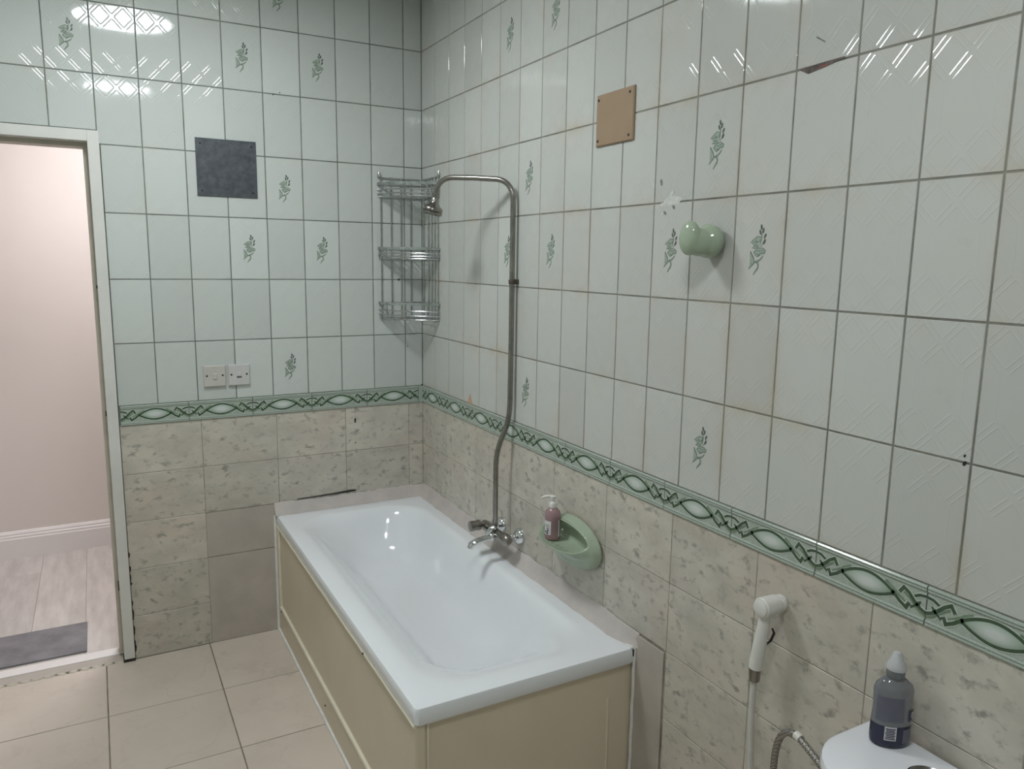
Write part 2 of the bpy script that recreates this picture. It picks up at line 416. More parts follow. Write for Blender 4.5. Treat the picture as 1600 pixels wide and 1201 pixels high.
# ---- mint wall tiles
TW, TH, Z0 = 0.15275, 0.2525, 1.332
JT = 0.0040
tcache = {}
def wall_tile(x0, x1, z0, z1, mat):
    k = (round(x0, 4), round(x1, 4), round(z0, 4), round(z1, 4), mat)
    if k not in tcache:
        tcache[k] = MB().plate(x0, x1, z0, z1, G - 0.0001, 0, 0.0010).mesh('wall_tile', mat)
    return tcache[k]
def tilt(a=0.0022): return random.uniform(-a, a)
hx, hz = TW / 2, TH / 2
tiles = {}
def put_tile(side, k, n, cx, clip):
    """clip: (x0,x1,z0,z1) in tile-local coordinates"""
    cz = Z0 + (n + 0.5) * TH
    me = wall_tile(clip[0] + JT / 2, clip[1] - JT / 2, clip[2] + JT / 2, clip[3] - JT / 2, 'tile_b' if side == 'b' else 'tile_r')
    if side == 'b': o = inst('wall_tile', me, wall_back, (cx, 0, cz), (tilt(0.0012), 0, tilt()))
    else: o = inst('wall_tile', me, wall_right, (0, -cx, cz), (tilt(0.0012), 0, RW + tilt()))
    tiles[(side, k, n)] = o
for n in range(-1, 6):
    zc = Z0 + (n + 0.5) * TH
    z0c = -hz if n > -1 else (1.0825 - zc)
    for k in range(-1, 15):                      # back wall: k-th joint at x = -(0.086 + k*TW)
        cx = -(0.086 + (k + 0.5) * TW)
        x0, x1 = -hx, min(hx, 0.0 - cx)
        zz = z0c
        if cx - hx < -1.305:
            if zc + hz < 2.139: 
                if cx + hx <= -1.30: continue
                x0 = -1.300 - cx
            elif zc - hz < 2.139:
                if cx + hx <= -1.30: zz = max(zz, 2.139 - zc)
                else: x0 = -1.300 - cx if False else x0
        x0 = max(x0, XL - cx)
        if x1 - x0 < 0.012 or hz - zz < 0.012: continue
        put_tile('b', k, n, cx, (x0, x1, zz, hz))
    for k in range(-1, 26):                      # right wall: k-th joint at y = -(0.1523 + k*TW)
        cy = 0.1523 + (k + 0.5) * TW
        x0, x1 = (-hx, hx) if k > -1 else (-cy, hx)
        x1 = min(x1, -YF - cy)
        if x1 - x0 < 0.012: continue
        put_tile('r', k, n, cy, (max(x0, -cy), x1, z0c, hz))

# ---- flower prints on some tiles
def ell(cx, cz, a, b, ang, n=10):
    ca, sa = math.cos(ang), math.sin(ang)
    return [(cx + a * math.cos(2 * math.pi * i / n) * ca - b * math.sin(2 * math.pi * i / n) * sa,
             cz + a * math.cos(2 * math.pi * i / n) * sa + b * math.sin(2 * math.pi * i / n) * ca) for i in range(n)]
def fl(x, y): return ((x - 395) * 0.000185, -(y - 640) * 0.000119)
def flower():
    b = MB(); y0, y1 = -0.00025, 0.0
    b.k = 0
    for (x, y, a) in ((437, 200, 1.75), (470, 265, 1.5), (422, 295, 1.85), (503, 372, 1.1), (497, 480, 1.05)):
        c = fl(x, y); b.prism(ell(c[0], c[1], 0.0066, 0.0031, a), y0, y1)
    b.k = 1
    b.prism([fl(*p) for p in ((275, 490), (330, 420), (380, 370), (440, 385), (450, 470), (410, 560), (330, 560), (300, 510))][::-1], y0, y1)
    b.prism([fl(*p) for p in ((330, 660), (370, 610), (440, 590), (515, 630), (520, 710), (450, 730), (390, 765), (345, 720))][::-1], y0, y1)
    b.prism([fl(*p) for p in ((268, 650), (330, 760), (352, 870), (320, 930), (265, 1000), (270, 830))][::-1], y0, y1)
    b.prism([fl(*p) for p in ((360, 840), (430, 800), (490, 740), (470, 810), (410, 870), (372, 880))][::-1], y0, y1)
    b.prism([fl(*p) for p in ((330, 560), (410, 555), (440, 600), (370, 620), (300, 600))][::-1], y0, y1)
    b.prism([fl(*p) for p in ((395, 880), (430, 860), (425, 980), (385, 1060), (345, 1110), (370, 1020), (400, 950))][::-1], y0, y1)
    b.prism([fl(*p) for p in ((430, 390), (460, 300), (455, 450), (435, 540), (415, 560))][::-1], y0, y1)
    b.k = 2
    yl = -0.00045
    def ln(ps, wd=0.0016): b.ribbon([fl(*p) for p in ps], wd, yl, 0)
    ln(((455, 260), (448, 380), (435, 520))); ln(((500, 420), (470, 520), (440, 570)))
    ln(((270, 495), (310, 440), (380, 372), (440, 390))); ln(((300, 520), (345, 470), (400, 480), (440, 440)))
    ln(((350, 430), (375, 480), (360, 540))); ln(((320, 560), (360, 545), (400, 580)), 0.0022); ln(((300, 590), (400, 600)), 0.0018)
    ln(((340, 700), (360, 640), (430, 655), (500, 620))); ln(((370, 690), (410, 740), (450, 690), (510, 690), (520, 640), (470, 595), (400, 600)), 0.0018)
    ln(((330, 665), (350, 720), (390, 765), (440, 730)), 0.0018)
    ln(((275, 660), (335, 790), (350, 880), (300, 950), (262, 1000)), 0.0026)
    ln(((350, 860), (395, 880), (422, 930), (410, 1000), (370, 1050), (347, 1110)), 0.0024); ln(((490, 745), (440, 830), (360, 870)), 0.0020)
    return b.mesh('flower_motif', ['f_leaf', 'f_rose', 'f_line'])
fm = flower()
for side, lst in (('b', ((8, 4), (4, 4), (2, 4), (3, 2), (4, 1), (2, 1), (3, -1), (3, 5))),
                  ('r', ((4, 4), (6, 4), (5, 2), (11, 2), (10, 1), (12, 1), (6, 1), (4, 1), (5, -1), (11, -1)))):
    for kn in lst: inst('flower_motif', fm, tiles[(side,) + kn], (0, -0.0001, 0.0))

# ---- beige stone tiles under the border
SW, SH = 0.308, 0.2035
scache = {}
def stone_tile(wd, ht):
    k = (round(wd, 4), round(ht, 4))
    if k not in scache:
        scache[k] = MB().plate(-wd / 2, wd / 2, -ht / 2, ht / 2, G - 0.0001, 0, 0.0009).mesh('stone_tile', 'stone')
    return scache[k]
JS = 0.0024
# bed of beige grout behind the stone tiles
MB().box(-1.30, G, 0.0009, G + 0.0002, 0.0, 1.004).build('stone_grout', 'stone_grout', wall_back)
b = MB(); b.box(0.0009, G + 0.0002, YF, G, 0.0, 1.004).build('stone_grout', 'stone_grout', wall_right)
zr = [1.002 - SH * i for i in range(6)]; zr[5] = 0.0
def put_stone(side, u0, u1, z0, z1):
    if u1 - u0 < 0.01 or z1 - z0 < 0.01: return
    me = stone_tile(u1 - u0 - JS, z1 - z0 - JS)
    if side == 'b': inst('stone_tile', me, wall_back, ((u0 + u1) / 2, 0, (z0 + z1) / 2), (0, 0, tilt(0.001)))
    else: inst('stone_tile', me, wall_right, (0, -(u0 + u1) / 2, (z0 + z1) / 2), (0, 0, RW + tilt(0.001)))
bj = [0.0, -0.072, -0.380, -0.688, -0.996, -1.300]
for i in range(5):
    for r in range(5):
        z1, z0 = zr[r], zr[r + 1]
        if bj[i] > -0.69 and z1 < 0.60: continue          # hidden behind the bath
        if i == 3 and z1 < 0.60: continue                 # rendered patch
        put_stone('b', bj[i + 1], bj[i], z0, z1)
rj = [0.0, 0.278] + [0.278 + SW * i for i in range(1, 13)] + [-YF]
for i in range(len(rj) - 1):
    for r in range(5):
        z1, z0 = zr[r], zr[r + 1]
        if rj[i + 1] < 1.60 and z1 < 0.60: continue
        u0 = rj[i]
        if z1 < 0.60 and rj[i] < 1.80: u0 = max(u0, 1.815)
        put_stone('r', u0, rj[i + 1], z0, z1)
# rendered mortar patches and the fillet above the bath
MB().box(-0.996, -0.70, -0.0012, 0.0012, 0.0, 0.3925).box(-0.996, -0.70, -0.0010, 0.0012, 0.396, 0.592).build('mortar_patch', 'mortar2', wall_back)
def fillet(path, side, parent):
    b = MB(); random.seed(5)
    n = 44; rings = []
    for i in range(n + 1):
        u = path[0] + (path[1] - path[0]) * i / n
        wob = random.uniform(-0.003, 0.003)
        e = min(1.0, (n - i) / 3.0 + 0.12) if side == 'r' else 1.0
        pts = [(-0.0005, 0.546), (-0.034 * e + wob * e, 0.546), (-0.030 * e + wob * e, 0.550 + wob * 0.3), (-0.014 * e + wob * 0.5 * e, 0.572), (-0.004, 0.592 + wob), (-0.0005, 0.597 + wob)]
        rings.append([(u, y, z) if side == 'b' else (y, -u, z) for y, z in pts])
    b.loft(rings); return b.build(parent, 'mortar', None, smooth=True)
struct(fillet((-0.712, -0.006), 'b', 'trim_2'), 'uneven mortar fillet along the back edge of the bathtub', 'mortar strip')
struct(fillet((0.001, 1.700), 'r', 'trim_3'), 'uneven mortar fillet along the tap side of the bathtub', 'mortar strip')
b = MB(); b.box(-0.004, 0.001, -1.812, -1.686, 0.0, 0.588).build('mortar_patch', 'mortar2', wall_right, bevel=0.002)

# ---- green border tiles
BL, BH, BZ = 0.2545, 0.0795, 1.0423
def border_parts():
    L = BL / 2 - 0.0014; H = BH / 2
    b = MB()
    prof = [(0.0014, -H), (-0.0030, -H), (-0.0052, -H + 0.0025), (-0.0052, -H + 0.0050), (-0.0028, -H + 0.0066), (-0.0048, -H + 0.0085), (-0.0048, -H + 0.0105), (-0.0020, -H + 0.0125)]
    prof = prof + [(y, -z) for y, z in reversed(prof)]
    b.loft([[(-L, y, z) for y, z in prof], [(L, y, z) for y, z in prof]])
    base = b.mesh('border_tile', 'b_base')
    y0 = -0.0020
    eyep = []
    N = 18
    top = [(-0.064 + 0.128 * i / N, 0.0225 * math.sin(math.pi * i / N) ** 0.9) for i in range(N + 1)]
    bot = [(-p[0], -0.0225 * math.sin(math.pi * i / N) ** 0.9) for i, p in enumerate(top)]
    e = MB(); ring0 = top[:-1] + bot[:-1]
    e.loft([[(x, y0 + 0.0002, z) for x, z in ring0], [(x * 0.9, y0 - 0.0010, z * 0.88) for x, z in ring0], [(x * 0.5, y0 - 0.0022, z * 0.5) for x, z in ring0]])
    eye_m = e.mesh('eye_relief', 'b_eye', True)
    A = [(-0.093, -0.0075), (-0.0875, -0.0195)] + [(-0.080 + 0.160 * i / 24, -0.0185 + 0.0395 * math.sin(math.pi * (i / 24)) ** 0.85) for i in range(1, 24)] + [(0.0875, -0.0195), (0.093, -0.0075)]
    Bm = [(-0.060, 0.004)] + [(-0.056 + 0.112 * i / 16, -0.0215 * math.sin(math.pi * (0.06 + 0.88 * i / 16))) for i in range(17)] + [(0.060, 0.004)]
    Cl = [(-0.072, 0.0070), (-0.0800, 0.0195), (-0.092, 0.0120), (-0.104, -0.0005), (-0.116, -0.0100), (-L, -0.0140)]
    Dl = [(-0.103, 0.0105), (-0.114, 0.0165), (-L, 0.0180)]
    El = [(-0.097, -0.0150), (-0.108, -0.0060), (-0.116, 0.0030)]
    dk = MB(); pl = MB(); md = MB()
    for P, wd in ((A, 0.0072), (Bm, 0.0060)):
        pl.ribbon(P, wd + 0.0040, y0 - 0.0007, y0 + 0.0004); dk.ribbon(P, wd, y0 - 0.0012, y0 + 0.0004)
    for P, wd in ((Cl, 0.0070), (Dl, 0.0056), (El, 0.0048)):
        for sg in (1, -1):
            Q = [(sg * -1 * -p[0] if sg == 1 else -p[0], p[1]) for p in P]
            pl.ribbon(Q, wd + 0.0034, y0 - 0.0007, y0 + 0.0004); dk.ribbon(Q, wd, y0 - 0.0012, y0 + 0.0004)
    # mid-green inner bands of the ribbons
    for sg in (1, -1):
        md.ribbon([(sg * x, z) for x, z in ((-0.084, -0.0085), (-0.070, -0.0005), (-0.055, 0.0105), (-0.040, 0.0185))][::1], 0.0042, y0 - 0.0010, y0 + 0.0004)
        md.ribbon([(sg * x, z) for x, z in ((-0.0815, 0.0105), (-0.094, 0.0020), (-0.104, -0.0080), (-0.114, -0.0165), (-L, -0.0205))], 0.0042, y0 - 0.0010, y0 + 0.0004)
    return base, eye_m, dk.mesh('ribbon_relief', 'b_dark'), pl.mesh('ribbon_edge', 'b_pale'), md.mesh('ribbon_band', 'b_mid')
BP = border_parts()
def put_border(side, u):
    if side == 'b': o = inst('border_tile', BP[0], wall_back, (u, 0, BZ), (0, 0, 0))
    else: o = inst('border_tile', BP[0], wall_right, (0, -u, BZ), (0, 0, RW))
    for nm, me in zip(('eye_relief', 'ribbon_relief', 'ribbon_edge', 'ribbon_band'), BP[1:]): inst(nm, me, o, (0, 0, 0))
for i in range(5):
    if i < 4: put_border('b', -0.150 - BL * i)
# last, cut border tile beside the door frame keeps its eye
put_border('b', -0.150 - BL * 4)
for i in range(16): put_border('r', 0.119 + 0.0085 + BL * i)
MB().plate(-0.0215, 0.0, -BH / 2, BH / 2, 0.0014, -0.003, 0.001).build('border_offcut', 'b_base', wall_back).location = (0, 0, BZ)

# ---- chips, spots and repairs
def dab(parent, side, u, z, poly, mat, th=0.0006, name='chip'):
    o = MB().prism(poly, -th, 0.0).build(name, mat, parent)
    if side == 'b': o.location = (u, 0, z)
    else: o.location = (0, -u, z); o.rotation_euler = (0, 0, RW)
    return o
dab(wall_right, 'r', 2.20, 2.0845, [(-0.052, 0.004), (-0.030, -0.0075), (0.010, -0.0025), (0.060, 0.006), (0.058, 0.0095), (0.0, 0.0085), (-0.05, 0.0065)], 'chip_brown')
dab(wall_right, 'r', 2.20, 2.0845, [(-0.004, -0.002), (0.014, 0.0005), (0.022, 0.003), (0.004, 0.003)], 'chip_red', 0.0010)
dab(wall_right, 'r', 2.196, 2.140, [(-0.012, 0.006), (0.012, -0.009), (0.013, -0.006), (-0.010, 0.0085)], 'mark')
dab(wall_right, 'r', 0.528, 1.100, [(-0.026, -0.017), (0.024, -0.017), (0.016, 0.004), (0.004, 0.026), (-0.006, 0.024)], 'chip_orange')
random.seed(11)
for i in range(7):
    a, bb = random.uniform(-0.05, 0.05), random.uniform(-0.03, 0.055)
    dab(wall_right, 'r', 1.752 + a, 1.838 + bb, ell(0, 0, random.uniform(0.004, 0.010), random.uniform(0.003, 0.006), random.uniform(0, 3), 7), 'mark' if i % 2 else 'filler', 0.0004 + 0.0001 * i, 'repair_mark')
dab(wall_right, 'r', 1.752, 1.842, [(-0.045, -0.012), (0.028, -0.010), (0.040, 0.004), (0.012, 0.012), (-0.02, 0.010)], 'filler', 0.0003, 'repair_mark')
for side, u, z, r in (('b', -0.655, 2.340, .004), ('b', -0.628, 2.350, .003), ('b', -0.117, 1.585, .006), ('b', -0.335, 0.945, .007), ('b', -0.335, 0.935, .006), ('b', -0.335, 0.835, .004),
                      ('r', 2.585, 1.331, .005), ('r', 2.584, 1.345, .003), ('b', -0.075, 1.275, .003), ('b', -0.004, 1.085, .006)):
    dab(wall_back if side == 'b' else wall_right, side, u, z, ell(0, 0, r, r * 0.6, 1.2, 8), 'spot', 0.0012, 'mould_spot')
dab(wall_back, 'b', -0.42, 0.605, [(-0.19, -0.004), (0.0, -0.002), (0.075, 0.0), (0.085, 0.005), (0.06, 0.008), (-0.04, 0.002), (-0.19, -0.002)], 'spot', 0.0045, 'open_joint')

# ------------------------------------------------------------------ doorway and hall
fr = thing('door_1', 'white painted door frame around the open doorway, chipped at its foot', 'door frame')
fr['kind'] = 'structure'
def jamb(x0, x1, x2, nm):
    """x0 outer, x1 face edge, x2 stop edge"""
    b = MB(); b.box(min(x0, x1), max(x0, x1), -0.014, 0.045, 0.012, 2.136)
    return b.build(nm, 'frame', fr, bevel=0.002)
jamb(-1.302, -1.342, 0, 'jamb'); jamb(-2.218, -2.178, 0, 'jamb')
MB().box(-2.178, -1.342, -0.014, 0.045, 2.096, 2.136).build('frame_head', 'frame', fr, bevel=0.002)
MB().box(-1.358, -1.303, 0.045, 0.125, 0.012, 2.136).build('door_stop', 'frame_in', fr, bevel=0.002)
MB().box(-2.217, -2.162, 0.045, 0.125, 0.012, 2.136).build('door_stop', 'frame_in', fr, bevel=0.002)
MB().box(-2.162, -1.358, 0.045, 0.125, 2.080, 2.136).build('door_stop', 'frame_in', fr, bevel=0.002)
for z, h in ((1.555, 0.006), (1.055, 0.010), (0.33, 0.018)):
    MB().box(-1.346, -1.341, 0.004, 0.022, z - h, z + h).build('hinge_hole', 'rust', fr)
MB().box(-1.345, -1.300, -0.0145, 0.03, 0.0, 0.013).build('rusted_foot', 'rust', fr, bevel=0.001)
random.seed(3)
for z in (0.46, 0.40, 0.36, 0.335, 0.25, 0.20, 0.13, 0.07, 0.05):
    h = random.uniform(0.010, 0.035); d = random.uniform(0.004, 0.010)
    o = MB().prism([(-d, -h), (d * 0.3, -h * 0.6), (d * 0.6, h * 0.3), (-d * 0.6, h)], -0.0012, 0.0).build('chipped_edge', 'rust', wall_back); o.location = (-1.2985, 0, z)
# threshold
trim = struct(MB().box(-2.178, -1.342, 0.004, 0.060, -0.004, 0.006).build('trim_1', 'mortar2', bevel=0.002), 'worn stone threshold strip across the open doorway', 'threshold')
MB().box(-2.178, -1.345, 0.060, 0.122, -0.004, 0.010).build('metal_strip', 'skirt', trim, bevel=0.002)
random.seed(9)
for i in range(16):
    x = -1.36 - i * 0.042; r = random.uniform(0.018, 0.026)
    MB().add(*(lambda P: ([(p[0], p[1], 0.0) for p in P] + [(p[0] * 0.8, p[1] * 0.6, 0.004 + random.random() * 0.003) for p in P],
              [tuple(range(7, 14))] + [(k, (k + 1) % 7, 7 + (k + 1) % 7, 7 + k) for k in range(7)]))(ell(0, 0, r, random.uniform(0.008, 0.014), random.uniform(-.2, .2), 7))).build('mortar_crumb', 'frame_in', trim).location = (x, 0.0, 0.0)
# hall
hw = struct(MB().box(-3.4, 0.9, 1.5, 1.6, -0.1, 2.75).build('wall_hall', 'hall_wall'), 'warm off white hall wall seen through the doorway', 'wall')
MB().box(-3.5, -3.4, 0.12, 1.6, -0.1, 2.75).box(0.9, 1.0, 0.12, 1.6, -0.1, 2.75).build('wall_return', 'hall_wall', hw)
MB().box(-3.4, -2.22, 0.12, 0.124, -0.1, 2.75).box(-1.30, 0.9, 0.12, 0.124, -0.1, 2.75).box(-2.22, -1.30, 0.12, 0.124, 2.137, 2.75).build('plaster_face', 'hall_wall', hw)
struct(MB().box(-3.5, 1.0, 0.12, 1.6, 2.70, 2.8).build('ceiling_hall', 'ceil'), 'white hall ceiling beyond the doorway', 'ceiling')
fh = struct(MB().box(-3.4, 0.9, 0.122, 1.5, -0.1, -0.001).build('floor_hall', 'floor_grout'), 'pale wood plank floor of the hall', 'floor')
px = -1.487 + 0.213 * 2; pc = {}
for i in range(8):
    x1 = px - 0.213 * i; x0 = x1 - 0.213
    cuts = [0.124, 1.5] if i % 2 == 0 else [0.124, 1.17, 1.5]
    if i == 3: cuts = [0.124, 1.20, 1.5]
    for a, c in zip(cuts[:-1], cuts[1:]):
        k = round(c - a, 3)
        if k not in pc:
            q = MB(); q.M = Matrix.Rotation(-math.pi / 2, 4, 'X'); q.plate(-0.1058, 0.1058, -k / 2 + .0005, k / 2 - .0005, 0.0009, 0, 0.0006); pc[k] = q.mesh('floor_plank', 'plank')
        inst('floor_plank', pc[k], fh, ((x0 + x1) / 2, (a + c) / 2, 0.0))
b = MB(); pr = [(1.5, 0.0), (1.478, 0.0), (1.478, 0.112), (1.482, 0.118), (1.482, 0.128), (1.487, 0.134), (1.487, 0.142), (1.494, 0.153), (1.5, 0.156)]
b.loft([[(-3.4, y, z) for y, z in pr], [(0.9, y, z) for y, z in pr]])
struct(b.build('baseboard_hall', 'skirt'), 'white moulded skirting board along the hall wall', 'skirting')
mt = MB().box(-2.06, -1.480, 0.155, 0.452, 0.0003, 0.009).build('door_mat', 'mat', bevel=0.003)
tag(mt, 'grey rectangular mat on the hall floor just outside the doorway', 'mat')
# lamps
def lamp(name, label, x, y, z, r, mat, d=0.0):
    t = thing(name, label, 'ceiling lamp', (x, y, z))
    MB().lathe([(r + 0.012, 0.0), (r + 0.015, -0.012 - d), (r + 0.010, -0.026 - d), (r, -0.026 - d), (r, -0.004 - d)], 48).build('lamp_rim', 'white_pl', t, smooth=True)
    MB().lathe([(r - 0.001, -0.0245 - d), (r * 0.5, -0.0255 - d), (0.004, -0.026 - d)], 48).build('diffuser', mat, t, smooth=True)
lamp('ceiling_lamp', 'round white ceiling lamp above the bath, mirrored in the tiles', -1.145, -0.99, ZC, 0.215, 'lamp_b', 0.024)
lamp('ceiling_lamp', 'round white ceiling lamp at the viewer end of the bathroom', -1.12, -2.85, ZC, 0.20, 'lamp_b2')
lamp('ceiling_lamp', 'round warm ceiling lamp in the hall beyond the doorway', -1.15, 0.62, 2.70, 0.16, 'lamp_h')

# ------------------------------------------------------------------ bathtub
tub = thing('bathtub', 'white acrylic bathtub with cream side panels in the tiled corner', 'bathtub', (-0.355, -0.845, 0))
def rr(cx, cy, hx, hy, r, z, n=8):
    P = []
    for (sx, sy, a0) in ((1, 1, 0), (-1, 1, 90), (-1, -1, 180), (1, -1, 270)):
        for i in range(n + 1):
            a = math.radians(a0 + 90 * i / n); P.append((cx + sx * (hx - r) + r * math.cos(a), cy + sy * (hy - r) + r * math.sin(a), z))
    return P
b = MB()
HX, HY = 0.351, 0.843
R = [rr(0, 0, HX - 0.02, HY - 0.02, 0.008, 0.497), rr(0, 0, HX - 0.004, HY - 0.004, 0.012, 0.495), rr(0, 0, HX, HY, 0.014, 0.500), rr(0, 0, HX, HY, 0.014, 0.536), rr(0, 0, HX - 0.003, HY - 0.003, 0.014, 0.543), rr(0, 0, HX - 0.010, HY - 0.010, 0.014, 0.5455)]
# left (room side) and near ends slope gently, the far end and the tap side stand steeper
for xl, xr, yn, yf, r, z in (
        (-0.296, 0.281, -0.785, 0.748, 0.15, 0.5453), (-0.284, 0.272, -0.770, 0.742, 0.15, 0.5437), (-0.270, 0.263, -0.750, 0.735, 0.155, 0.5390), (-0.254, 0.254, -0.726, 0.728, 0.16, 0.5300),
        (-0.236, 0.246, -0.698, 0.720, 0.165, 0.5160), (-0.219, 0.238, -0.667, 0.711, 0.17, 0.4970), (-0.198, 0.230, -0.634, 0.701, 0.17, 0.4740), (-0.173, 0.221, -0.598, 0.689, 0.17, 0.4470),
        (-0.147, 0.211, -0.560, 0.674, 0.165, 0.4180), (-0.122, 0.198, -0.520, 0.655, 0.155, 0.3900), (-0.101, 0.182, -0.478, 0.630, 0.14, 0.3660), (-0.085, 0.160, -0.430, 0.595, 0.115, 0.3480),
        (-0.065, 0.130, -0.37, 0.545, 0.09, 0.3370), (-0.04, 0.085, -0.28, 0.46, 0.05, 0.3310), (0.0, 0.04, -0.10, 0.25, 0.012, 0.3285)):
    R.append(rr((xl + xr) / 2, (yn + yf) / 2, (xr - xl) / 2, (yf - yn) / 2, r, z))
b.loft(R, False, True)
b.build('basin', 'tub', tub, smooth=True)
# side panel (towards the room) with frame, beads
XS = -0.345
MB().box(XS, XS + 0.015, -0.820, 0.835, 0.005, 0.497).build('side_panel', 'cream', tub)
MB().box(XS - 0.008, XS, -0.832, 0.840, 0.004, 0.118).build('plinth', 'cream', tub, bevel=0.002)
MB().box(XS - 0.008, XS, 0.800, 0.840, 0.118, 0.497).build('panel_stile', 'cream', tub, bevel=0.002)
MB().tube([(XS - 0.004, -0.835, 0.122), (XS - 0.004, 0.0, 0.124), (XS - 0.004, 0.802, 0.122)], 0.0075, 8).build('bead', 'cream_l', tub, smooth=True)
MB().tube([(XS - 0.004, 0.800, 0.122), (XS - 0.004, 0.800, 0.497)], 0.0055, 8).build('bead', 'cream_l', tub, smooth=True)
MB().tube([(XS - 0.003, y, 0.4935 + 0.001 * math.sin(y * 31)) for y in [-0.835 + 0.06 * i for i in range(29)]], 0.0055, 8).build('bead', 'cream_l', tub, smooth=True)
MB().tube([(XS - 0.009, y, 0.003 + 0.001 * math.sin(y * 23)) for y in [-0.838 + 0.06 * i for i in range(29)]], 0.0070, 8).build('caulk_line', 'caulk', tub, smooth=True)
MB().tube([(XS - 0.010, 0.842, 0.002), (XS - 0.009, 0.842, 0.25), (XS - 0.010, 0.842, 0.54)], 0.0075, 8).build('caulk_line', 'caulk', tub, smooth=True)
# end panel (towards the viewer)
YE = -0.829
MB().box(XS + 0.015, 0.3535, YE, YE + 0.015, 0.005, 0.495).build('end_panel', 'cream', tub)
MB().box(XS - 0.002, XS + 0.028, YE - 0.006, YE + 0.022, 0.003, 0.497).build('corner_post', 'cream', tub, bevel=0.006)
MB().tube([(XS + 0.034, YE - 0.002, 0.004), (XS + 0.034, YE - 0.002, 0.494)], 0.0035, 8).build('bead', 'cream_l', tub, smooth=True)
MB().tube([(XS + 0.036, YE - 0.002, 0.4935), (-0.05, YE - 0.001, 0.493)], 0.0045, 8).build('bead', 'cream_l', tub, smooth=True)
MB().tube([(0.266, YE - 0.001, 0.004), (0.266, YE - 0.001, 0.32), (0.266, YE + 0.001, 0.40)], 0.0045, 8).build('bead', 'cream', tub, smooth=True)
MB().tube([(0.349, YE - 0.012 + 0.0015 * math.sin(i * 2.1), 0.003 + 0.0362 * i) for i in range(16)], 0.0052, 8).build('caulk_line', 'caulk', tub, smooth=True)
MB().tube([(0.342, y, 0.5462) for y in [-0.842 + 0.06 * i for i in range(10)]], 0.0045, 8, (1, 0.5)).build('caulk_line', 'caulk', tub, smooth=True)
MB().prism([(0.342, 0.520), (0.3465, 0.516), (0.3475, 0.541), (0.340, 0.540)], -0.8448, -0.842).build('rust_stain', 'rust', tub)
MB().lathe([(0.004, 0), (0.003, -0.003)], 8, 'x', (XS - 0.009, 0.78, 0.11)).build('screw', 'rust', tub)
MB().lathe([(0.004, 0), (0.003, -0.003)], 8, 'x', (XS - 0.008, 0.05, 0.060)).build('screw', 'rust', tub)
MB().lathe([(0.004, 0), (0.003, -0.003)], 8, 'x', (XS - 0.008, -0.42, 0.495)).build('screw', 'rust', tub)

# ------------------------------------------------------------------ bath mixer with shower riser (right-wall frame: x towards camera, -y into room)
mx = thing('bath_mixer_shower', 'tarnished chrome bath mixer tap with tall bent shower riser pipe and head', 'shower', (0, -0.90, 0.65), RW)
for u in (-0.072, 0.072):
    MB().lathe([(0.033, -0.001), (0.033, -0.004), (0.030, -0.012), (0.022, -0.020), (0.014, -0.024), (0.012, -0.030)], 24, 'y', (u, 0, 0)).build('flange', 'chrome', mx, smooth=True)
    MB().lathe([(0.011, -0.024), (0.011, -0.036), (0.017, -0.036), (0.018, -0.040), (0.018, -0.050), (0.015, -0.054)], 12, 'y', (u, 0, 0)).build('union_nut', 'chrome', mx, smooth=True)
b = MB(); b.lathe([(0.012, -0.105), (0.019, -0.098), (0.021, -0.075), (0.018, -0.045), (0.016, 0.0), (0.018, 0.045), (0.021, 0.075), (0.019, 0.098), (0.012, 0.105)], 20, 'x', (0, -0.066, 0.004))
b.build('body', 'chrome_d', mx, smooth=True)
for u, m in ((-0.072, 'chrome_d'), (0.072, 'chrome')):
    hd = MB().lathe([(0.010, -0.080), (0.011, -0.098), (0.020, -0.100), (0.021, -0.106), (0.019, -0.118), (0.021, -0.136), (0.020, -0.142), (0.014, -0.143)], 20, 'y', (u if u < 0 else u - 0.020, 0, 0.016 if u < 0 else 0.010))
    if u < 0: hd.build('valve_handle', m, mx, smooth=True)
# lever of the diverter and spout
MB().tube([(0.010, -0.075, 0.030), (0.006, -0.092, 0.022), (0.004, -0.108, 0.002)], [0.009, 0.011, 0.008], 10).build('diverter', 'chrome', mx, smooth=True)
MB().lathe([(0.015, -0.078), (0.017, -0.086), (0.017, -0.096), (0.014, -0.100)], 16, 'y', (0.012, 0, -0.006)).build('spout_nut', 'chrome', mx, smooth=True)
MB().tube([(0.012, -0.095, -0.006), (0.010, -0.125, -0.010), (0.006, -0.155, -0.018), (0.004, -0.172, -0.027), (0.004, -0.178, -0.040)], [0.014, 0.0145, 0.016, 0.017, 0.014], 14, (1.0, 0.72)).build('spout', 'chrome', mx, smooth=True)
# riser: world points turned into local ones
def L(x, y, z): return (-(y + 0.90), -(-x), z - 0.65)
def bez(p0, p1, p2, n=7):
    p0, p1, p2 = map(Vector, (p0, p1, p2)); return [tuple((1 - t) ** 2 * p0 + 2 * t * (1 - t) * p1 + t * t * p2) for t in [i / n for i in range(n + 1)]]
rz = 1.968
hd = (-0.212, -0.660)            # head of the arm in plan
ax, ay = -0.021, -0.917
ux, uy = hd[0] - ax, hd[1] - ay; ul = math.hypot(ux, uy); ux /= ul; uy /= ul
P = [(-0.066, -0.893, 0.675), (-0.066, -0.893, 0.80)] + bez((-0.066, -0.893, 0.92), (-0.064, -0.895, 0.98), (-0.045, -0.905, 1.03), 4) + bez((-0.033, -0.910, 1.065), (-0.022, -0.916, 1.10), (-0.022, -0.917, 1.17), 4)
P += [(ax, ay, 1.40), (ax, ay, 1.60), (ax, ay, 1.86)]
P += bez((ax, ay, 1.885), (ax, ay, rz), (ax + ux * 0.085, ay + uy * 0.085, rz), 8)
P += [(ax + ux * 0.16, ay + uy * 0.16, rz + 0.006)]
e = ul
